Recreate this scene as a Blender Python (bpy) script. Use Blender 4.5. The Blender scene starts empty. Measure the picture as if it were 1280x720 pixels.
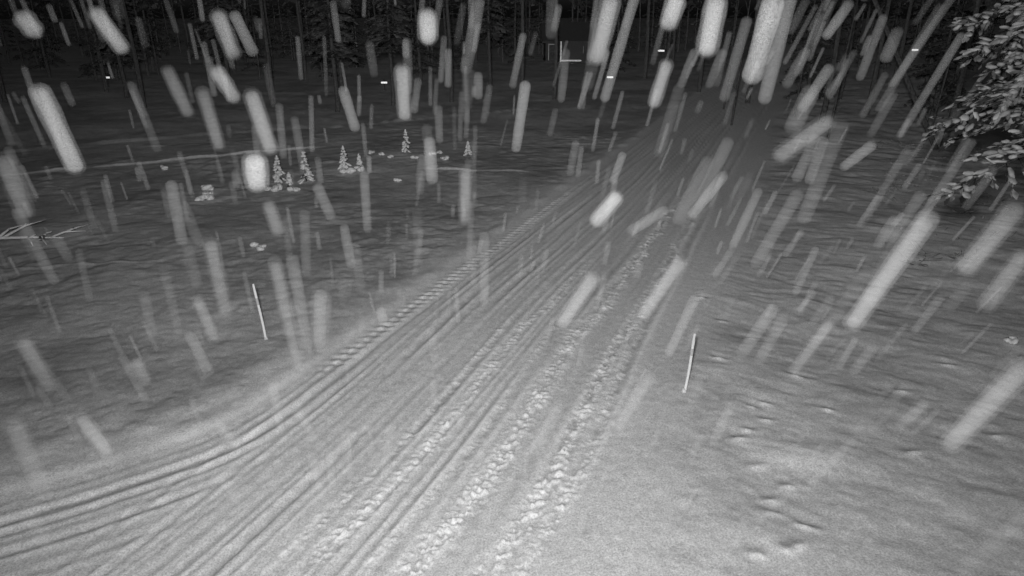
import bpy, math, numpy as np, random
from mathutils import Vector, Matrix

scene=bpy.context.scene
scene.view_settings.view_transform='Standard'
scene.view_settings.look='None'
scene.view_settings.exposure=0
PITCH=math.radians(22.1); H=7.0; F=850.0

# ------------------------------------------------------------------ camera
cam=bpy.data.cameras.new("road_camera"); camo=bpy.data.objects.new("road_camera",cam)
scene.collection.objects.link(camo)
cam.sensor_width=36; cam.lens=36*F/1280; cam.clip_end=2000; cam.clip_start=0.05
camo.location=(0,0,H); camo.rotation_euler=(math.pi/2-PITCH,0,0)
scene.camera=camo

# ------------------------------------------------------------------ helpers
def hash2(ix,iy,seed):
    h=(ix.astype(np.int64)*374761393+iy.astype(np.int64)*668265263+seed*1442695041)&0xffffffff
    h=((h^(h>>13))*1274126177)&0xffffffff
    h=(h^(h>>16))&0xffffffff
    return (h&0xffff)/65535.0
def vn(x,y,seed=0):
    ix=np.floor(x); iy=np.floor(y); fx=x-ix; fy=y-iy
    fx=fx*fx*(3-2*fx); fy=fy*fy*(3-2*fy)
    a=hash2(ix,iy,seed); b=hash2(ix+1,iy,seed); c=hash2(ix,iy+1,seed); d=hash2(ix+1,iy+1,seed)
    return (a*(1-fx)+b*fx)*(1-fy)+(c*(1-fx)+d*fx)*fy-0.5
def fbm(x,y,seed=0,o=4):
    r=0;amp=1
    for i in range(o):
        r=r+amp*vn(x*2**i+i*13.7,y*2**i+i*7.3,seed+i); amp*=0.5
    return r
def ss(a,b,x):
    t=np.clip((x-a)/(b-a),0,1); return t*t*(3-2*t)
def gs(x,c,w): return np.exp(-((x-c)/w)**2)

AZ=math.radians(22.5); SA,CA=math.sin(AZ),math.cos(AZ)

def make_mesh(name,V,Fc,mats,midx=None,smooth=False,attrs=None,parent=None,uniform=0):
    me=bpy.data.meshes.new(name)
    if uniform:
        V=np.asarray(V,dtype=np.float32); Fc=np.asarray(Fc,dtype=np.int32)
        me.vertices.add(len(V)); me.vertices.foreach_set("co",V.ravel())
        me.loops.add(Fc.size); me.loops.foreach_set("vertex_index",Fc.ravel())
        me.polygons.add(len(Fc))
        me.polygons.foreach_set("loop_start",np.arange(0,Fc.size,Fc.shape[1],dtype=np.int32))
        me.polygons.foreach_set("loop_total",np.full(len(Fc),Fc.shape[1],dtype=np.int32))
    else:
        me.from_pydata([tuple(v) for v in V],[],Fc)
    for m in mats: me.materials.append(m)
    if midx is not None: me.polygons.foreach_set("material_index",np.asarray(midx,dtype=np.int32))
    if smooth is True: me.polygons.foreach_set("use_smooth",np.ones(len(me.polygons),dtype=bool))
    me.update(calc_edges=True)
    if attrs:
        for k,a in attrs.items():
            at=me.attributes.new(k,'FLOAT','POINT'); at.data.foreach_set("value",np.asarray(a,dtype=np.float32))
    ob=bpy.data.objects.new(name,me); scene.collection.objects.link(ob)
    if parent: ob.parent=parent
    return ob

def mat_simple(name,lo,hi,scale,rough=0.9,bump=0.0,bscale=None,detail=3):
    m=bpy.data.materials.new(name); m.use_nodes=True; nt=m.node_tree; b=nt.nodes["Principled BSDF"]
    b.inputs["Roughness"].default_value=rough
    b.inputs["Specular IOR Level"].default_value=0.15
    tc=nt.nodes.new("ShaderNodeTexCoord"); n=nt.nodes.new("ShaderNodeTexNoise")
    n.inputs["Scale"].default_value=scale; n.inputs["Detail"].default_value=detail
    nt.links.new(tc.outputs["Object"],n.inputs["Vector"])
    mr=nt.nodes.new("ShaderNodeMapRange"); mr.inputs[1].default_value=0.3; mr.inputs[2].default_value=0.7
    mr.inputs[3].default_value=lo; mr.inputs[4].default_value=hi
    nt.links.new(n.outputs["Fac"],mr.inputs[0]); nt.links.new(mr.outputs[0],b.inputs["Base Color"])
    if bump:
        bn=nt.nodes.new("ShaderNodeBump"); bn.inputs["Strength"].default_value=bump; bn.inputs["Distance"].default_value=0.02
        nt.links.new(n.outputs["Fac"],bn.inputs["Height"]); nt.links.new(bn.outputs[0],b.inputs["Normal"])
    return m

M_bark=mat_simple("bark",0.03,0.10,9,0.95,0.6)
M_needle=mat_simple("needles",0.02,0.06,6,0.9)
M_treesnow=mat_simple("tree_snow",0.3,0.75,14,0.8,0.5)
M_frost=mat_simple("frosted_needles",0.04,0.14,7,0.9)
M_frost2=mat_simple("frosted_near_needles",0.08,0.36,9,0.9)
M_post=mat_simple("white_post_plastic",0.85,0.93,20,0.5)
M_postband=mat_simple("post_band",0.5,0.6,30,0.5)
M_wood=mat_simple("dark_wall_boards",0.03,0.06,8,0.9)
M_white=mat_simple("white_paint",0.3,0.4,8,0.6)
M_snow2=mat_simple("snow_clump",0.45,0.8,12,0.8,0.8)
M_snow3=mat_simple("snow_on_branches",0.2,0.56,6,0.8,0.8)

# ------------------------------------------------------------------ ground
r=np.concatenate([np.linspace(0.3,5.6,20),np.exp(np.arange(math.log(6.0),math.log(45),0.0026)),
                  np.exp(np.arange(math.log(45.2),math.log(140),0.008)),np.exp(np.linspace(math.log(142),math.log(900),24))])
th=np.concatenate([np.linspace(-math.pi,-0.93,22)[:-1],np.arange(-0.93,0.93,0.0026),np.linspace(0.93,math.pi,22)[1:]])
R,T=np.meshgrid(r,th,indexing='ij')
X=(R*np.sin(T)); Y=(R*np.cos(T))
shape=X.shape; X=X.ravel(); Y=Y.ravel()
U=X*SA+Y*CA; Vv=X*CA-Y*SA

EP=np.array([(-60,-18),(-30,-2.0),(-20,3.2),(-14,5.7),(-8.1,8.76),(-6.7,9.6),(-5.6,10.45),(-5.0,11.4),(-4.6,12.35)],dtype=float)
def cr(P,n=8):
    P=np.vstack([2*P[0]-P[1],P,2*P[-1]-P[-2]]); out=[]
    for i in range(1,len(P)-2):
        for k in range(n):
            t=k/n
            out.append(0.5*((2*P[i])+(-P[i-1]+P[i+1])*t+(2*P[i-1]-5*P[i]+4*P[i+1]-P[i+2])*t*t+(-P[i-1]+3*P[i]-3*P[i+1]+P[i+2])*t**3))
    out.append(P[-2]); return np.array(out)
v_end=EP[-1,0]*CA-EP[-1,1]*SA
ext=[(EP[-1,0]+SA*k,EP[-1,1]+CA*k) for k in (1.5,4,10,30)]
EC=cr(np.vstack([EP,ext]))
sd=Vv-v_end
near=(U<13.5)&(X<9)
xn=X[near];yn=Y[near]; best=np.full(xn.shape,1e9); sg=np.zeros(xn.shape)
for i in range(len(EC)-1):
    a=EC[i];d=EC[i+1]-a;L=np.hypot(*d)
    t=np.clip(((xn-a[0])*d[0]+(yn-a[1])*d[1])/L**2,0,1)
    dx=xn-(a[0]+t*d[0]);dy=yn-(a[1]+t*d[1]);q=np.hypot(dx,dy)
    c=d[1]*dx-d[0]*dy
    m=q<best; best=np.where(m,q,best); sg=np.where(m,np.sign(c),sg)
sd[near]=best*sg
wob=0.18*vn(U*0.12,Vv*0,5)+0.05*vn(U*0.5,Vv*0,6)
vw=Vv+wob
edge_n=0.9*vn(U*0.45,sd*0.5,7)+0.5*vn(U*1.7,sd*1.7,8)
fieldL=ss(0.0,-1.1,sd+edge_n*ss(.2,-.4,sd))
fieldR=ss(-1.9,-0.3,Vv+0.9*vn(U*.4,Vv*.4,9))
road=(1-fieldL)*(1-fieldR)
mainroad=road*ss(-9.6,-8.6,Vv)

far=ss(18,60,R.ravel())
Z=0.16*fbm(X*0.13,Y*0.13,1,3)*(1-road*.7)
Z+=fieldL*(0.085*np.abs(fbm(X*0.75,Y*0.75,11,4))+0.030*fbm(X*2.1,Y*2.1,21,3)*(0.3+1.5*ss(-.1,.3,fbm(X*.3,Y*.3,25,2)))+0.012*fbm(X*6,Y*7,31,2))
Z+=0.045*gs(sd,-0.15,0.30)*(1+1.4*vn(U*1.2,Vv*0,3))
Z+=0.04*gs(Vv,-1.5,0.5)
w1=X*0.42+Y*0.91; w2=X*0.91-Y*0.42
Z+=fieldR*(0.052*fbm(w1*1.5+0.5*vn(w2,w1,2),w2*0.7,41,3)+0.08*fbm(X*0.6,Y*0.6,51,3)+0.016*fbm(w1*5,w2*2.6,61,2))
Z+=fieldR*far*0.2*np.abs(fbm(X*.7,Y*.7,71,3))
tone=np.full(X.shape,0.0)
tone+=road*0.76+fieldL*(0.48+0.22*fbm(X*0.4,Y*0.4,81,3)+0.10*fbm(X*2.5,Y*2.5,84,2))+fieldR*(0.59+0.14*fbm(X*0.4,Y*0.4,82,3)+0.08*fbm(X*2.5,Y*2.5,85,2))*(1-fieldL)
tracks=[(-7.85,.07,.036),(-7.55,.05,.022),(-7.25,.08,.044),(-6.85,.05,.012),(-6.55,.08,.040),(-6.2,.06,.024),(-5.80,.05,.012),(-5.55,.07,.030),
        (-5.28,.05,.02),(-4.92,.07,.022),(-4.70,.05,.02),(-4.35,.08,.020),(-4.05,.05,.018),(-3.15,.06,.02),(-2.7,.09,.03),(-8.4,.06,.010),(-5.1,.04,.02)]
fade=0.55+0.45*ss(70,25,U)
for i,(vc,w,dp) in enumerate(tracks):
    dv=vw-vc-0.26*vn(U*0.09+i*3.1,U*0,90+i)
    mod=np.clip(0.62+1.2*vn(U*0.30,U*0+i,120+i),0.08,1.3)*fade
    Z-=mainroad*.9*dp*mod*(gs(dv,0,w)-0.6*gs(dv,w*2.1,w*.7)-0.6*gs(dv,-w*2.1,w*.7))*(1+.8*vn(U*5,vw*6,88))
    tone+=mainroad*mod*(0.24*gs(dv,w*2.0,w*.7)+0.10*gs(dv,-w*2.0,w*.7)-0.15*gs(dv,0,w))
st=fbm(vw*9,U*0.22,140,3)
band=ss(-8.3,-7.6,Vv)*ss(-1.9,-2.6,Vv)
Z+=mainroad*band*0.011*st; tone+=mainroad*band*0.12*st
for vc,w,k,ua,ub in [(-3.95,.20,1.0,6,26),(-3.0,.16,.9,6,24),(-5.25,.15,.9,6,17),(-4.55,.09,.4,6,16),(-2.62,.12,.7,6,12),(-5.7,.12,.6,6,14)]:
    dv=vw-vc+.16*vn(U*.8,U*0,167); m=gs(dv,0,w)*mainroad*ss(ua-1,ua,U)*ss(ub+8,ub-4,U)*(1+.9*vn(U*.9,vw*2,168))
    ch=np.abs(vn(U*9,vw*11,160))*2*ss(-.05,.25,vn(U*3,vw*6,163)+.1)
    ch2=np.maximum(vn(U*17,vw*19,161),0)*2
    Z+=m*k*(0.055*ch+0.045*ch2-0.022)
    tone+=m*k*(0.45*(ch+ch2)-0.03)
tc=0.55; m=gs(sd,tc,0.17)*ss(9.5,11,U)*ss(34,24,U)
Z+=m*0.026*np.sign(np.sin((U-0.35*(sd-tc))*2*math.pi/0.30))*(0.7+0.9*vn(U*2,sd*3,170))
tone-=gs(sd,tc,0.2)*0.04*ss(9.5,11,U)
Z-=gs(sd,tc+.32,0.06)*0.03*road
sidem=ss(12.5,9.0,U)*(sd>0.05)*ss(-7.0,-8.2,Vv)
for off,w,dp in [(0.42,.06,.008),(0.95,.08,.034),(1.25,.06,.020),(1.7,.07,.028),(2.3,.07,.016)]:
    Z-=sidem*dp*(gs(sd,off,w)-.5*gs(sd,off+2.1*w,w)-.5*gs(sd,off-2.1*w,w))*(1+.9*vn(X*1.3,sd*2,178)); tone+=sidem*(.12*gs(sd,off+2*w,w)-.08*gs(sd,off,w))
tone+=0.18*gs(sd,0.10,0.14)*ss(16,10,U)*(1+.8*vn(U*1.5,X*1.5,179))
def line(p0,p1,w,hh,dt):
    global Z,tone
    p0=np.array(p0);p1=np.array(p1);d=p1-p0;L=np.hypot(*d);d/=L
    t=(X-p0[0])*d[0]+(Y-p0[1])*d[1]; s=(X-p0[0])*d[1]-(Y-p0[1])*d[0]+1.2*vn(t*.08,t*0,181)
    m=ss(-1,1,t)*ss(L+1,L-1,t)*gs(s,0,w)*(0.5+vn(t*.8,t*0,183)+.3)
    Z+=hh*m; tone+=dt*m
line((-34,33),(-12.6,45.5),.13,.14,.26); line((-12.6,45.5),(2,53.5),.12,.12,.2)
line((-30,26.5),(-10.7,37.9),.11,.12,.22); line((-4,33),(0.5,32.0),.10,.10,.22)
line((-18,18.6),(-10.5,19.5),.08,.03,.06)
rng=random.Random(4)
clods=[(4.58,11.16),(4.24,10.36),(4.0,10.1),(4.9,11.3),(6.0,11.1),(4.04,9.3),(4.0,8.47),(3.94,8.16),(4.06,7.5),(3.39,7.35),(3.85,7.42),
       (6.9,9.75),(8.6,10.2),(5.2,15.2),(5.6,14.3),(4.5,13.1),(5.9,12.4),(4.7,10.7),(4.4,8.8),(4.3,7.9),(7.8,11.8),(9.4,12.9),(5.0,16.5)]
for cx,cy in clods:
    a=rng.uniform(-.6,.2); ca,sa=math.cos(a),math.sin(a); wx=rng.uniform(.11,.18); wy=rng.uniform(.07,.10)
    dx=X-cx;dy=Y-cy; k=np.abs(dx)+np.abs(dy)<1.2
    q=((dx[k]*ca+dy[k]*sa)/wx)**2+((-dx[k]*sa+dy[k]*ca)/wy)**2
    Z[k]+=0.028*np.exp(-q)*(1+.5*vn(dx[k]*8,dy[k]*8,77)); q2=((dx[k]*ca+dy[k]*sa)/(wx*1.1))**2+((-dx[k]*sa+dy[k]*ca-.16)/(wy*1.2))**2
    Z[k]-=0.035*np.exp(-q2); tone[k]+=0.28*np.exp(-q*1.1)-0.18*np.exp(-q2)  # dip behind each clod also darkened in tone, painting in its shade
q=((X-5.0)/.75)**2+((Y-9.6)/.38)**2; Z+=0.09*np.exp(-q**1.1); tone+=.08*np.exp(-q)
nf=ss(34,12,R.ravel())
Z+=nf*0.005*vn(X*19,Y*19,200)+nf*0.010*vn(X*6,Y*6,201)
Z[R.ravel()<5]*=0.3
V3=np.stack([X,Y,Z],1)
nr,nt_=shape
I=np.arange(nr*nt_).reshape(nr,nt_)
f=np.stack([I[:-1,:-1],I[1:,:-1],I[1:,1:],I[:-1,1:]],-1).reshape(-1,4)[:,::-1]
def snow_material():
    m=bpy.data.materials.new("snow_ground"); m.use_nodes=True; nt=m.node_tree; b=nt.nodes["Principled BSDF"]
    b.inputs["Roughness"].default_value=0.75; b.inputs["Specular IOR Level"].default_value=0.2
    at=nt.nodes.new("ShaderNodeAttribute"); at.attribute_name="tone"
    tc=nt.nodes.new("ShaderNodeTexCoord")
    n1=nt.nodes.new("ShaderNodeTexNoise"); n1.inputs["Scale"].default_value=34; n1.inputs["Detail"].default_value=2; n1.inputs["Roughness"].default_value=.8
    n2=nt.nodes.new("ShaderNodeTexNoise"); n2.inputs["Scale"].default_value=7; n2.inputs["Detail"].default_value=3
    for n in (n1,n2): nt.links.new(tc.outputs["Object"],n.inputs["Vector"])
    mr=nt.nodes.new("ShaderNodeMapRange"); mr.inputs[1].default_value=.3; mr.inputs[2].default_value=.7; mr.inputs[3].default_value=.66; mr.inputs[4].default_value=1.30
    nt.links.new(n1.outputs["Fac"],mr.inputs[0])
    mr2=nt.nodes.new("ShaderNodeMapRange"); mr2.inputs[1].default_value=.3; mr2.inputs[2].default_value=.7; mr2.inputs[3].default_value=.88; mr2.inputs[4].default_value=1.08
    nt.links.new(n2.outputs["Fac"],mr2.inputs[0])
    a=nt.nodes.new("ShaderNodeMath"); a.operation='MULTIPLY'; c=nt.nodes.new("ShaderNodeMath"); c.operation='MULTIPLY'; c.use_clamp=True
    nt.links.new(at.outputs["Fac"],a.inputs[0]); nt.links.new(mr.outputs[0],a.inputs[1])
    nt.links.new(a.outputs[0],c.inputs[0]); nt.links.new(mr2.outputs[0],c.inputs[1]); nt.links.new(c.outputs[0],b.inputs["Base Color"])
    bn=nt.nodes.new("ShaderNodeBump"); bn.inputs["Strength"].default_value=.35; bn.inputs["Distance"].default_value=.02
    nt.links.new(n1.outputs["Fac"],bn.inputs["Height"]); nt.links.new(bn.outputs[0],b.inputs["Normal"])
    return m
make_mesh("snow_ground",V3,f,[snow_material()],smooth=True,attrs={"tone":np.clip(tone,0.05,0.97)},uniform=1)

# ------------------------------------------------------------------ geometry builders
class Buf:
    def __init__(s): s.V=[];s.F=[];s.M=[]
    def tube(s,pts,rad,n,mi):
        b=len(s.V)
        for i,p in enumerate(pts):
            p=Vector(p); d=(Vector(pts[min(i+1,len(pts)-1)])-Vector(pts[max(i-1,0)])).normalized()
            a=d.orthogonal().normalized(); c=d.cross(a)
            for k in range(n):
                t=2*math.pi*k/n; s.V.append(p+(a*math.cos(t)+c*math.sin(t))*rad[i])
        for i in range(len(pts)-1):
            for k in range(n):
                s.F.append((b+i*n+k,b+i*n+(k+1)%n,b+(i+1)*n+(k+1)%n,b+(i+1)*n+k)); s.M.append(mi)
        s.F.append(tuple(b+k for k in range(n))[::-1]); s.M.append(mi)
        s.F.append(tuple(b+(len(pts)-1)*n+k for k in range(n))); s.M.append(mi)
    def quad(s,a,b_,c,d,mi):
        b=len(s.V); s.V+= [a,b_,c,d]; s.F.append((b,b+1,b+2,b+3)); s.M.append(mi)
    def blob(s,c,ax,rx,ry,rz,rng,mi,nu=7,nv=4):
        ax=Vector(ax).normalized(); up=Vector((0,0,1)); sd_=ax.cross(up)
        sd_=sd_.normalized() if sd_.length>.01 else Vector((1,0,0)); up=sd_.cross(ax)
        b=len(s.V); c=Vector(c)
        s.V.append(c-ax*rx)
        for j in range(1,nv):
            f_=math.pi*j/nv
            for k in range(nu):
                t=2*math.pi*k/nu; q=rng.uniform(.75,1.2)
                s.V.append(c-ax*rx*math.cos(f_)+(sd_*ry*math.cos(t)+up*rz*math.sin(t))*math.sin(f_)*q)
        s.V.append(c+ax*rx); e=len(s.V)-1
        for k in range(nu):
            s.F.append((b,b+1+(k+1)%nu,b+1+k)); s.M.append(mi)
            for j in range(nv-2):
                p=b+1+j*nu; s.F.append((p+k,p+(k+1)%nu,p+nu+(k+1)%nu,p+nu+k)); s.M.append(mi)
            p=b+1+(nv-2)*nu; s.F.append((p+k,p+(k+1)%nu,e)); s.M.append(mi)
    def box(s,lo,hi,mi):
        b=len(s.V); x0,y0,z0=lo;x1,y1,z1=hi
        s.V+=[Vector(p) for p in [(x0,y0,z0),(x1,y0,z0),(x1,y1,z0),(x0,y1,z0),(x0,y0,z1),(x1,y0,z1),(x1,y1,z1),(x0,y1,z1)]]
        for q in [(0,3,2,1),(4,5,6,7),(0,1,5,4),(1,2,6,5),(2,3,7,6),(3,0,4,7)]:
            s.F.append(tuple(b+i for i in q)); s.M.append(mi)
    def make(s,name,mats,parent=None,smooth=False):
        return make_mesh(name,s.V,s.F,mats,s.M,smooth=smooth,parent=parent)

def spruce(B,x,y,H_,cs,R_,rng,dz=.55,detail=6,frost=.15,droop=.45,nb=5):
    lean=(rng.uniform(-.02,.02),rng.uniform(-.02,.02))
    tp=lambda z: Vector((x+lean[0]*z+.05*math.sin(z),y+lean[1]*z,z))
    zs=[-.3,1,3,6,H_*.6,H_]; rr=H_*.011+.03
    zs=sorted(set(min(z,H_) for z in zs))
    B.tube([tp(z) for z in zs],[max(.02,rr*(1-z/H_*.95)) if z>0 else rr*1.2 for z in zs],7,0)
    z=1.2
    while z<cs:
        if rng.random()<.7:
            a=rng.uniform(0,6.28); L=rng.uniform(.4,1.1); p=tp(z)
            B.tube([p,p+Vector((math.cos(a)*L,math.sin(a)*L,-.15*L))],[.02,.006],3,0)
        z+=.35
    z=cs
    while z<H_-.2:
        fr=(z-cs)/(H_-cs); L0=R_*(1-fr)**.75+.15
        for k in range(nb):
            if rng.random()<.12: continue
            a=rng.uniform(0,6.28); L=L0*rng.uniform(.55,1.12); d=Vector((math.cos(a),math.sin(a),0)); sdv=Vector((-d.y,d.x,0)); o=tp(z+rng.uniform(-.2,.2))
            pt=lambda t: o+d*L*t+Vector((0,0,L*(.12*t-droop*t*t)))
            B.tube([pt(0),pt(.5),pt(1)],[.03,.018,.005],3,0)
            for j in range(detail):
                t=.15+.85*(j+rng.random())/detail
                w=L*.34*(1.15-t)*rng.uniform(.6,1.3)+.08
                for sgn in (-1,1):
                    p=pt(t); tip=p+sdv*sgn*w+d*w*.6+Vector((0,0,-w*rng.uniform(.1,.7)))
                    mid=(p+tip)/2
                    mi=2 if rng.random()<frost else 1
                    wd=max(.06,w*.22)
                    B.quad(p,mid+d*wd+Vector((0,0,.03)),tip,mid-d*wd+Vector((0,0,-wd*rng.uniform(.3,1.3))),mi)
        z+=dz*rng.uniform(.7,1.3)

def pine(B,x,y,H_,rng,cs=None):
    cs=cs or H_*.5; rr=H_*.009+.04; l=(rng.uniform(-.03,.03),rng.uniform(-.03,.03))
    tp=lambda z: Vector((x+l[0]*z+.08*math.sin(z*.5),y+l[1]*z,z))
    zs=[-.3,1.5,4,7,H_*.7,H_]
    B.tube([tp(z) for z in zs],[rr*1.2,rr,rr*.92,rr*.82,rr*.5,.03],7,0)
    for _ in range(14):
        z=rng.uniform(2.5,cs);a=rng.uniform(0,6.28);L=rng.uniform(.3,1.5);p=tp(z)
        B.tube([p,p+Vector((math.cos(a)*L*.6,math.sin(a)*L*.6,-.02)),p+Vector((math.cos(a)*L,math.sin(a)*L,-.2*L))],[.03,.02,.006],3,0)
    for _ in range(16):
        z=rng.uniform(cs,H_);a=rng.uniform(0,6.28);L=rng.uniform(.8,2.4)*(1.2-(z-cs)/(H_-cs));p=tp(z);e=p+Vector((math.cos(a)*L,math.sin(a)*L,.3*L))
        B.tube([p,e],[.04,.012],3,0)
        for _ in range(16):
            c=p.lerp(e,rng.uniform(.45,1.05))+Vector([rng.gauss(0,.28) for _ in range(3)])
            u1=Vector([rng.uniform(-1,1) for _ in range(3)])*.3;u2=Vector([rng.uniform(-1,1) for _ in range(3)])*.3
            B.quad(c-u1,c+u2,c+u1,c-u2,2 if rng.random()<.2 else 1)

MT=[M_bark,M_needle,M_frost,M_treesnow]
rng=random.Random(11)
B=Buf()
def road_v(x,y): return x*CA-y*SA
cnt=0
while cnt<230:
    x=rng.uniform(-110,130); y=rng.uniform(58,150)
    v=road_v(x,y)
    edge=74+6*math.sin(x*.13)-(max(0,x-16)*.35 if x>16 else 0)
    if y<edge or (-14<v<3 and y<175): continue
    if abs(x-9)<7 and 85<y<116: continue
    cnt+=1
    if rng.random()<.5: pine(B,x,y,rng.uniform(13,19),rng)
    else: spruce(B,x,y,rng.uniform(7,17),rng.uniform(.4,2.5),rng.uniform(1.4,2.6),rng,dz=.8,detail=4,frost=.12)
for i in range(70):
    x=-150+i*4.6+rng.uniform(-2,2); y=rng.uniform(150,185)
    spruce(B,x,y,rng.uniform(13,19),.5,rng.uniform(2.4,3.4),rng,dz=.9,detail=4,frost=.08)
B.make("distant_forest",MT)

def one_spruce(x,y,h,cs,R_,frost=.2,**k):
    B=Buf(); spruce(B,x,y,h,cs,R_,rng,frost=frost,**k); return B.make("spruce_tree",MT)
def one_pine(x,y,h,cs=None):
    B=Buf(); pine(B,x,y,h,rng,cs); return B.make("pine_tree",MT)
for a in [(-13,52,14,4.2,2.6),(-9.5,56,13,4.6,2.4),(-34,62,14,3.5,2.6),(-24,60,13,4,2.4),(-2,64,14,5.5,2.2)]:
    one_spruce(*a,frost=.5,dz=.4,detail=9)
for a in [(-42,58,15),(-29,55,16),(-19.5,57,15),(-5,58,14),(0.8,62,15),(3.6,60,14),(-38,66,15),(-15,62,16),
          (21,47,14),(26.5,52,15),(30,44,14),(19.5,58,15),(24,38,13),(34,50,14),(28,60,15),(17.5,66,15),(31,36,12),(37,41,15)]:
    one_pine(*a,cs=a[2]*.55)
for a in [(29,48,12,1.2,2.2),(34,42,11,1.0,2.2),(23.5,56,12,1.5,2.2),(38,36,12,.8,2.4)]:
    one_spruce(*a,frost=.1,dz=.5,detail=7)
B=Buf(); B.tube([(23.2,37,-.2),(20.9,37,3.3),(18.2,37,7.5),(15.7,37,11.2)],[.15,.13,.11,.04],7,0)
for t in (.35,.5,.62,.75,.88):
    p=Vector((23.2,37,0)).lerp(Vector((15.7,37,11.2)),t); B.tube([p,p+Vector((rng.uniform(-.5,.5),-.3,rng.uniform(.1,.6)))],[.02,.005],3,0)
B.make("leaning_dead_tree",[M_bark])
for (x,y,h) in [(18.4,40,9),(14.6,46,10),(25.5,42,9),(20.3,50,10),(16.4,54,9)]:
    B=Buf(); l=rng.uniform(-.05,.05); tp=lambda z:Vector((x+l*z,y,z))
    B.tube([tp(z) for z in (-.2,2,5,h)],[.07,.06,.045,.01],6,0)
    for _ in range(26):
        z=rng.uniform(1.5,h);a=rng.uniform(0,6.28);L=rng.uniform(.5,1.3);p=tp(z)
        B.tube([p,p+Vector((math.cos(a)*L*.5,math.sin(a)*L*.5,L*.5)),p+Vector((math.cos(a)*L,math.sin(a)*L,L*.7))],[.018,.012,.004],3,0)
    B.make("birch_tree",MT)

# near snow-laden spruce, right edge
B=Buf(); rg=random.Random(3); tx,ty,th_=10.9,11.6,15.0; CS=5.1
B.tube([(tx,ty,-.3),(tx,ty,3),(tx+.1,ty,8),(tx,ty,th_)],[.26,.2,.14,.02],9,0)
z=CS
while z<th_-.4:
    fr=(z-CS)/(th_-CS)
    for k in range(11 if z<8.5 else 4):
        a=rg.uniform(0,6.28); L=(3.5*(1-fr)**.6+.2)*rg.uniform(.6,1.08); d=Vector((math.cos(a),math.sin(a),0)); s_=Vector((-d.y,d.x,0)); o=Vector((tx,ty,z+rg.uniform(-.2,.2)))
        pt=lambda t: o+d*L*t+Vector((0,0,L*(.12*t-.34*t*t)))
        B.tube([pt(0),pt(.35),pt(.7),pt(1)],[.04,.028,.015,.005],4,0)
        nj=int(L*4.5)
        for j in range(nj):
            t=.25+.75*(j+rg.random())/nj
            w=(L*.24*(1.15-t)+.16)*rg.uniform(.6,1.2)
            for sg_ in (-1,1):
                p=pt(t); dirv=(s_*sg_+d*rg.uniform(.2,1.3)+Vector((0,0,rg.uniform(-.9,.0)))).normalized()
                tip=p+dirv*w; B.tube([p,tip],[.010,.003],3,0)
                for q in range(8):
                    c=p.lerp(tip,rg.uniform(.0,1)); e=(dirv.cross(Vector((0,0,1))).normalized()*rg.choice((-1,1))+Vector((0,0,rg.uniform(-.4,.2)))).normalized()
                    ln=rg.uniform(.06,.13)
                    B.quad(c,c+e*ln*.6+dirv*ln,c+e*ln*.3+dirv*ln*1.6+Vector((0,0,-.03)),c+dirv*ln*.8+Vector((0,0,-.05)),2 if rg.random()<.5 else 1)
                n=max(1,int(w/.14))
                skip=.55 if rg.random()<.4 else .12
                for q in range(n):
                    if rg.random()<skip: continue
                    c=p.lerp(tip,(q+.6+rg.uniform(-.3,.3))/n)+Vector((rg.uniform(-.03,.03),rg.uniform(-.03,.03),.015))
                    B.blob(c,dirv+Vector([rg.uniform(-.5,.5) for _ in range(3)]),rg.uniform(.05,.14),rg.uniform(.035,.08),rg.uniform(.02,.045),rg,3,7,4)
    z+=.33*rg.uniform(.7,1.3)
B.make("snowy_spruce_tree",[M_bark,M_needle,M_frost2,M_snow3],smooth=True)

# ------------------------------------------------------------------ small snow covered saplings, stumps
def sapling(x,y,h,rg):
    B=Buf(); B.tube([(x,y,-.1),(x+rg.uniform(-.04,.04),y,h*.6),(x+rg.uniform(-.06,.06),y,h)],[.025,.018,.006],5,0)
    z=.12
    while z<h:
        fr=z/h; L=.36*h*(1-fr)**.9+.05
        for k in range(6):
            a=rg.uniform(0,6.28);l=L*rg.uniform(.6,1.1);d=Vector((math.cos(a),math.sin(a),-.55)).normalized(); p=Vector((x,y,z))
            B.tube([p,p+d*l],[.010,.004],3,0)
            B.quad(p,p+d*l*.6+Vector((-d.y,d.x,0))*.07,p+d*l*1.05,p+d*l*.6-Vector((-d.y,d.x,0))*.07,1)
            if rg.random()<.85: B.blob(p+d*l*.62+Vector((0,0,.025)),d,l*.5,.075+.03*rg.random(),.06,rg,3)
        z+=h*.10
    B.blob((x,y,h*.96),(0,0,1),.12,.05,.05,rg,3)
    B.make("snowy_spruce_sapling",[M_bark,M_frost,M_frost,M_snow2],smooth=True)
rg=random.Random(8)
for a in [(-10.4,30,1.1),(-9.2,30,1.25),(-8.0,32.3,1.1),(-5.7,36.8,1.15),(-7.4,32.8,.6),(-9.6,28.9,.55),(-2.3,35.7,.7)]:
    sapling(*a,rg)
B=Buf()
for (x,y,s_) in [(-9.2,28,.22),(-10,28.2,.26),(-10.3,28.3,.18),(-3.4,34.6,.2),(-5.1,29.8,.17),(-7.5,36.4,.16),(-12.9,28.2,.26),(-12.3,26.6,.26),(-8.1,20.5,.2),(-16.7,32.3,.2),
                 (-7.7,31.6,.28),(-7.2,32,.24),(-6.9,36,.16),(-5,35,.15),(-6.3,35.2,.14),(-4.2,35.8,.2),(-3.8,36.4,.16),(-12.6,27.6,.15),(11.4,13.9,.13)]:
    for _ in range(4):
        B.blob((x+rg.uniform(-.7,.7)*s_,y+rg.uniform(-.7,.7)*s_,s_*rg.uniform(.2,.7)),(rg.uniform(-1,1),rg.uniform(-1,1),.1),s_*rg.uniform(.6,1.1),s_*.6,s_*.45,rg,0,9,6)
B.make("snow_covered_stumps",[M_snow2],smooth=True)

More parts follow.
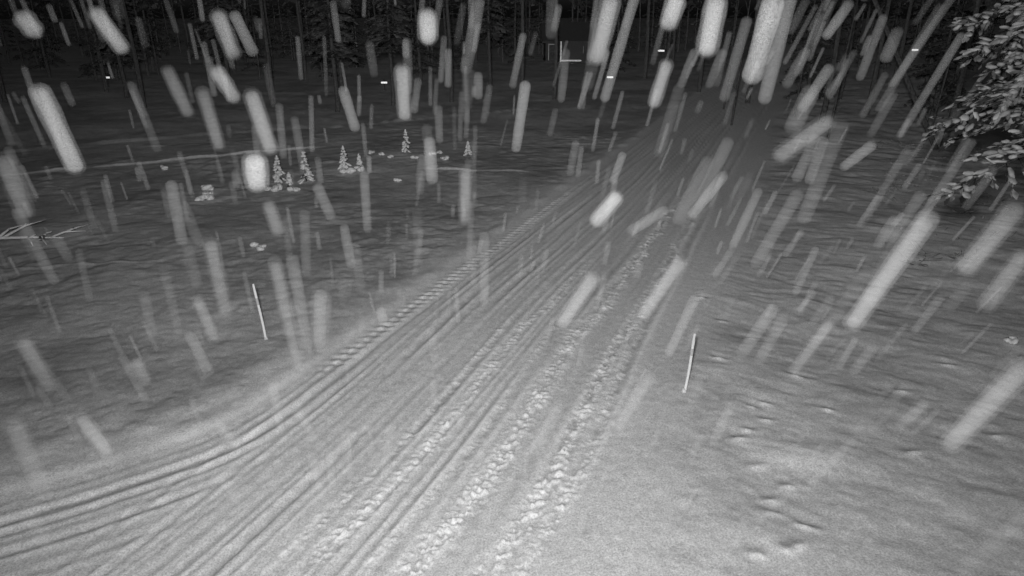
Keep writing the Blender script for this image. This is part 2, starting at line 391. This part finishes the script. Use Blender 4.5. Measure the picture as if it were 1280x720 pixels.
B=Buf()
for _ in range(190):
    x=rg.uniform(12,30); y=rg.uniform(19,40)
    if road_v(x,y)<3.5: continue
    for k in range(5):
        a=rg.uniform(0,6.28);L=rg.uniform(.3,.8);p=Vector((x+rg.uniform(-.2,.2),y,0));e=p+Vector((math.cos(a)*L*.9,math.sin(a)*L*.9,L*.3))
        B.tube([p,e],[.012,.005],3,1)
        if rg.random()<.3: B.blob(p.lerp(e,rg.uniform(.3,1)),e-p,rg.uniform(.06,.15),.04,.03,rg,1,6,4)
B.make("snowy_undergrowth",[M_bark,M_frost2],smooth=True)

B=Buf(); base=Vector((-17.2,20.6,.18))
main=[base,base+Vector((.8,.15,.12)),base+Vector((1.6,.55,.02)),base+Vector((2.5,.7,-.05))]
B.tube(main,[.06,.05,.04,.015],7,0)
for i in range(9):
    t=rg.uniform(.05,.9)*3; k=int(t); p=main[k].lerp(main[k+1],t-k); s2=rg.choice((-1,1,1)); e=p+Vector((rg.uniform(-.1,1.0),s2*rg.uniform(.2,1.3),rg.uniform(-.1,.35)))
    m2=p.lerp(e,.5)+Vector((rg.uniform(-.12,.12),rg.uniform(-.1,.1),.08))
    B.tube([p,m2,e],[.045,.035,.012],5,0)
    B.tube([m2,m2+Vector((rg.uniform(0,.4),rg.uniform(-.4,.4),.08))],[.03,.01],5,0)
B.make("fallen_branch",[M_snow2],smooth=True)

# ------------------------------------------------------------------ edge marker sticks
def stick(x,y,top):
    B=Buf(); p=Vector((x,y,-.1)); t=Vector(top)
    n=9; pts=[p.lerp(t,i/n)+Vector((.012*math.sin(i*.5),0,0)) for i in range(n+1)]
    B.tube(pts[:7],[.028]*7,8,0); B.tube([pts[6]+Vector((0,0,.002)),pts[7]],[.030,.030],8,1); B.tube(pts[7:],[.028,.028,.022],8,0)
    B.tube([p,p+Vector((0,0,.22))],[.09,.03],8,2)
    B.make("road_marker_stick",[M_post,M_postband,M_snow2],smooth=False)
stick(-5.63,13.98,(-5.72,13.98,1.42)); stick(3.40,11.69,(3.50,11.69,1.32))

m=bpy.data.materials.new("reflector_glow"); m.use_nodes=True; b=m.node_tree.nodes["Principled BSDF"]
b.inputs["Base Color"].default_value=(.9,.9,.9,1); b.inputs["Emission Color"].default_value=(1,1,1,1); b.inputs["Emission Strength"].default_value=.55; M_ref=m  # emission stands in for illuminator light thrown back by the reflector
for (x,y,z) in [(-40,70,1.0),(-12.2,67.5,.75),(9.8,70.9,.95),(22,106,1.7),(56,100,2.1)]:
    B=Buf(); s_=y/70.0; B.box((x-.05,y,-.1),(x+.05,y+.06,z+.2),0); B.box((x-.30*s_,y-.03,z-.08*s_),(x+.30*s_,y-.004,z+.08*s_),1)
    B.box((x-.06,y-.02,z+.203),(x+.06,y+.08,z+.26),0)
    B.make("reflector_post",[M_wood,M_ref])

# ------------------------------------------------------------------ cabin
cab=bpy.data.objects.new("log_cabin",None); scene.collection.objects.link(cab)
def part(name,fn,mats):
    B=Buf(); fn(B); return B.make(name,mats,parent=cab)
x0,y0=5.0,107.0
def walls(B):
    for i in range(13): B.box((x0,y0+.0+.02*(i%2),.3+i*.23),(x0+9,y0+6,.3+i*.23+.225),0)
    B.box((x0-.1,y0-.05,-.2),(x0+9.1,y0+6.1,.297),0)
    b=len(B.V); B.V+=[Vector(p) for p in [(x0,y0+.1,3.3),(x0,y0+5.9,3.3),(x0,y0+3,5.2),(x0+9,y0+.1,3.3),(x0+9,y0+5.9,3.3),(x0+9,y0+3,5.2)]]
    B.F+=[(b,b+2,b+1),(b+3,b+4,b+5)]; B.M+=[0,0]
part("walls",walls,[M_wood])
def roof(B):
    for s_ in (-1,1):
        yA=y0+3+s_*4.2
        for (zo,th2,mi) in ((0,.12,0),(.13,.15,0)):
            b=len(B.V); B.V+=[Vector(p) for p in [(x0-.6,y0+3,5.35+zo),(x0+9.6,y0+3,5.35+zo),(x0+9.6,yA,2.75+zo),(x0-.6,yA,2.75+zo),
                (x0-.6,y0+3,5.35+zo+th2),(x0+9.6,y0+3,5.35+zo+th2),(x0+9.6,yA,2.75+zo+th2),(x0-.6,yA,2.75+zo+th2)]]
            for q in [(0,1,2,3),(4,7,6,5),(2,6,7,3),(0,3,7,4),(1,5,6,2)]: B.F.append(tuple(b+i for i in q)); B.M.append(mi)
part("roof",roof,[M_wood])
part("door",lambda B:(B.box((x0+.5,y0-.06,.3),(x0+1.4,y0-.005,2.4),0),B.box((x0+.4,y0-.08,.3),(x0+.497,y0-.004,2.5),1),B.box((x0+1.403,y0-.08,.3),(x0+1.5,y0-.004,2.5),1),B.box((x0+.4,y0-.08,2.503),(x0+1.5,y0-.004,2.6),1)),[M_wood,M_white])
part("window",lambda B:(B.box((x0+5,y0-.05,1.3),(x0+6.2,y0-.005,2.3),0),B.box((x0+5.57,y0-.07,1.3),(x0+5.63,y0-.052,2.3),1)),[M_wood,M_white])
m=bpy.data.materials.new("porch_glow"); m.use_nodes=True; b=m.node_tree.nodes["Principled BSDF"]
b.inputs["Base Color"].default_value=(.7,.7,.7,1)
b.inputs["Emission Color"].default_value=(1,1,1,1); b.inputs["Emission Strength"].default_value=.12  # weak emission paints porch light onto post and deck top; neither is a lamp
part("porch_post",lambda B:(B.box((x0+2.1,y0-1.7,.2),(x0+2.24,y0-1.56,3.0),0),B.box((x0+2.06,y0-1.74,3.0),(x0+2.32,y0-1.48,3.12),1)),[m,M_wood])
part("porch_deck",lambda B:(B.box((x0+2.3,y0-1.8,0),(x0+5.2,y0-.1,.28),1),B.box((x0+2.3,y0-1.85,.283),(x0+5.2,y0-.1,.40),0)),[m,M_wood])

# ------------------------------------------------------------------ falling snow (flakes drawn out by the long exposure)
# world position in cm where the exposure starts (x y z) and ends (x y z), density
FLAKES="""-202 300 672 -204 317 629 90
-211 369 703 -203 378 679 60
-149 369 702 -146 379 676 40
-193 507 701 -186 519 670 40
-210 312 701 -206 316 689 60
-36 312 702 -37 319 686 95
-61 394 674 -63 408 640 60
-213 438 670 -209 451 636 35
-165 394 673 -158 403 651 55
-191 433 658 -192 449 615 35
-132 354 665 -130 369 628 50
-89 235 655 -92 241 640 100
-150 406 593 -149 417 567 45
-134 556 646 -129 571 608 35
-235 313 640 -242 328 604 40
11 558 650 3 582 589 45
-57 473 620 -58 488 584 45
-30 438 607 -33 456 563 50
-22 513 539 -24 542 465 30
71 315 708 68 321 692 90
76 273 707 76 282 683 100
43 315 708 38 327 677 50
98 584 715 81 619 626 35
96 439 674 91 452 642 75
104 292 707 103 306 671 75
154 409 710 156 434 647 45
186 577 697 182 604 628 35
149 319 656 126 328 633 32
172 269 625 162 296 558 78
188 244 636 182 258 601 42
237 296 599 236 312 561 45
191 222 581 185 243 527 78
221 426 504 210 449 448 45
169 531 583 148 547 541 55
60 367 608 46 376 586 100
123 520 557 94 530 533 40
42 319 579 26 334 541 50
95 354 575 77 373 528 52
228 614 550 218 640 483 35
145 494 493 134 521 425 40
77 330 516 63 351 463 35
287 405 452 278 417 421 30
287 540 605 267 549 581 35
287 480 458 280 492 425 25
315 527 337 298 556 262 35
173 462 414 169 482 362 25
148 470 434 148 490 385 25
186 429 332 185 460 253 25
97 335 418 96 357 363 15
261 274 468 256 299 403 22
26 323 500 14 341 455 30
-83 399 437 -98 426 369 38
-165 410 465 -173 431 412 30
-146 393 561 -154 434 458 42
-152 443 544 -161 480 451 36
-88 290 582 -97 306 542 45
-167 358 585 -176 382 526 46
-251 493 585 -263 516 528 30
-218 432 519 -218 449 476 40
-238 451 482 -237 469 436 35
-271 337 534 -277 356 488 40
-212 246 540 -227 269 481 35
-239 321 494 -238 336 457 80
-260 416 478 -261 425 453 45
-290 495 496 -302 514 448 25
-204 400 439 -198 415 402 25
-181 344 439 -177 358 403 25
-149 404 450 -145 422 404 25
-148 418 400 -152 439 347 28
-144 448 379 -154 473 316 28
-140 333 412 -140 351 366 25
-245 274 468 -251 290 427 20
-144 492 583 -138 504 552 30
-143 555 533 -144 573 487 30
-136 619 564 -143 645 498 25
-104 490 484 -103 497 467 45
-74 564 427 -74 583 379 25
246 541 609 247 558 567 35
13 801 679 0 826 617 30
-78 883 659 -82 902 610 30
-74 701 614 -76 718 572 30
-31 654 649 -32 664 623 25
169 662 669 161 677 632 30
268 582 709 256 594 679 40
252 563 662 239 578 623 30
195 662 669 188 677 632 30
233 567 674 224 580 642 30
303 518 551 299 530 520 22
71 756 569 66 774 525 22
112 683 570 104 697 534 30"""
fl=[]
for i,l in enumerate(FLAKES.split("\n")):
    v=[float(t) for t in l.split()]
    p=Vector(v[:3])/100; q=Vector(v[3:6])/100; b=(v[6]*.9+3)/100; rad=.044
    if p.y<4.4 and i not in (24,25):
        fl.append((p,q,rad*1.1,b*.42)); fl.append((p.lerp(q,.05),p.lerp(q,.97),rad*.78,b*.64))
    else: fl.append((p,q,rad,b))
rg=random.Random(27)
n=0
while n<520:
    y=rg.uniform(4.5,19); x=rg.uniform(-.85,.85)*y; z=rg.uniform(.8,H+y*.05)
    n+=1
    L=rg.uniform(.25,.9); D=Vector((-.12-.06*max(0,x/y)+rg.uniform(-.13,.13),.42+rg.uniform(-.1,.1),-1.0))*L
    p=Vector((x,y,z)); q=p+D
    if q.z<.15: continue
    fl.append((p,q,rg.uniform(.025,.065),rg.uniform(.05,.19)*(1+y/14)))
VV=[];FF=[];DD=[];nb=0; ns=12
for p,q,rad,b in fl:
    d=(q-p); L=d.length; d.normalize(); rad=min(rad,L*.5)
    a=d.orthogonal().normalized(); c=d.cross(a)
    prof=[]
    for f_,k_ in ((85,.15),(60,.35),(30,.6),(5,.85)): prof.append((rad-rad*math.sin(math.radians(f_)),math.cos(math.radians(f_))*rad,k_))
    mid=[(L*.3,rad,1.0),(L*.5,rad*1.02,1.0),(L*.7,rad,1.0)] if L>4*rad else [(L*.5,rad,1.0)]
    prof=prof+mid+[(L-r0,r1,k_) for r0,r1,k_ in prof[::-1]]
    f1=rg.uniform(.5,1.1); f2=rg.uniform(.5,1.1)
    for (t,rr,k_) in prof:
        tt=t/L
        jx=rg.uniform(.93,1.07)
        for k in range(ns):
            an=2*math.pi*k/ns; VV.append(p+d*t+(a*math.cos(an)+c*math.sin(an))*rr*jx); DD.append(b*k_*(f1*(1-tt)+f2*tt))
    m_=len(prof)
    for i in range(m_-1):
        for k in range(ns): FF.append((nb+i*ns+k,nb+i*ns+(k+1)%ns,nb+(i+1)*ns+(k+1)%ns,nb+(i+1)*ns+k))
    nb+=m_*ns
m=bpy.data.materials.new("falling_snow"); m.use_nodes=True; nt=m.node_tree; nt.nodes.remove(nt.nodes["Principled BSDF"]); out=nt.nodes["Material Output"]
tr=nt.nodes.new("ShaderNodeBsdfTransparent"); df=nt.nodes.new("ShaderNodeBsdfDiffuse"); df.inputs[0].default_value=(.9,.9,.9,1)
at=nt.nodes.new("ShaderNodeAttribute"); at.attribute_name="dens"; tc=nt.nodes.new("ShaderNodeTexCoord")
nz=nt.nodes.new("ShaderNodeTexNoise"); nz.inputs["Scale"].default_value=230; nz.inputs["Detail"].default_value=2
nt.links.new(tc.outputs["Object"],nz.inputs["Vector"])
mr=nt.nodes.new("ShaderNodeMapRange"); mr.inputs[1].default_value=.3; mr.inputs[2].default_value=.7; mr.inputs[3].default_value=.07; mr.inputs[4].default_value=.46
nt.links.new(nz.outputs["Fac"],mr.inputs[0])
mu=nt.nodes.new("ShaderNodeMath"); mu.operation='MULTIPLY'; mu.use_clamp=True
nt.links.new(at.outputs["Fac"],mu.inputs[0]); nt.links.new(mr.outputs[0],mu.inputs[1])
mx=nt.nodes.new("ShaderNodeMixShader"); nt.links.new(mu.outputs[0],mx.inputs[0]); nt.links.new(tr.outputs[0],mx.inputs[1]); nt.links.new(df.outputs[0],mx.inputs[2]); nt.links.new(mx.outputs[0],out.inputs[0])
make_mesh("falling_snow",VV,FF,[m],smooth=True,attrs={"dens":DD})

# ------------------------------------------------------------------ light
w=bpy.data.worlds.new("World"); scene.world=w; w.use_nodes=True; nt=w.node_tree; bg=nt.nodes["Background"]
sky=nt.nodes.new("ShaderNodeTexSky"); sky.sky_type='NISHITA'; sky.sun_disc=False; sky.sun_elevation=math.radians(1); sky.sun_rotation=math.radians(180)
bw=nt.nodes.new("ShaderNodeRGBToBW"); nt.links.new(sky.outputs[0],bw.inputs[0]); nt.links.new(bw.outputs[0],bg.inputs[0]); bg.inputs[1].default_value=0.025
L=bpy.data.lights.new("ir_illuminator",'SPOT'); lo=bpy.data.objects.new("ir_illuminator",L); scene.collection.objects.link(lo)
L.energy=1; L.spot_size=math.radians(118); L.spot_blend=1.0; L.shadow_soft_size=.25
lo.location=(-.25,-.1,7.55)
tgt=Vector((0.7,14,0)); lo.rotation_euler=(tgt-lo.location).to_track_quat('-Z','Y').to_euler()
L.use_nodes=True; nt=L.node_tree; em=nt.nodes["Emission"]
lf=nt.nodes.new("ShaderNodeLightFalloff"); lf.inputs["Strength"].default_value=1.0
m1=nt.nodes.new("ShaderNodeMath"); m1.operation='MULTIPLY'; m1.inputs[1].default_value=13
m2=nt.nodes.new("ShaderNodeMath"); m2.operation='MULTIPLY_ADD'; m2.inputs[1].default_value=275
nt.links.new(lf.outputs["Constant"],m1.inputs[0]); nt.links.new(lf.outputs["Linear"],m2.inputs[0]); nt.links.new(m1.outputs[0],m2.inputs[2]); nt.links.new(m2.outputs[0],em.inputs["Strength"])
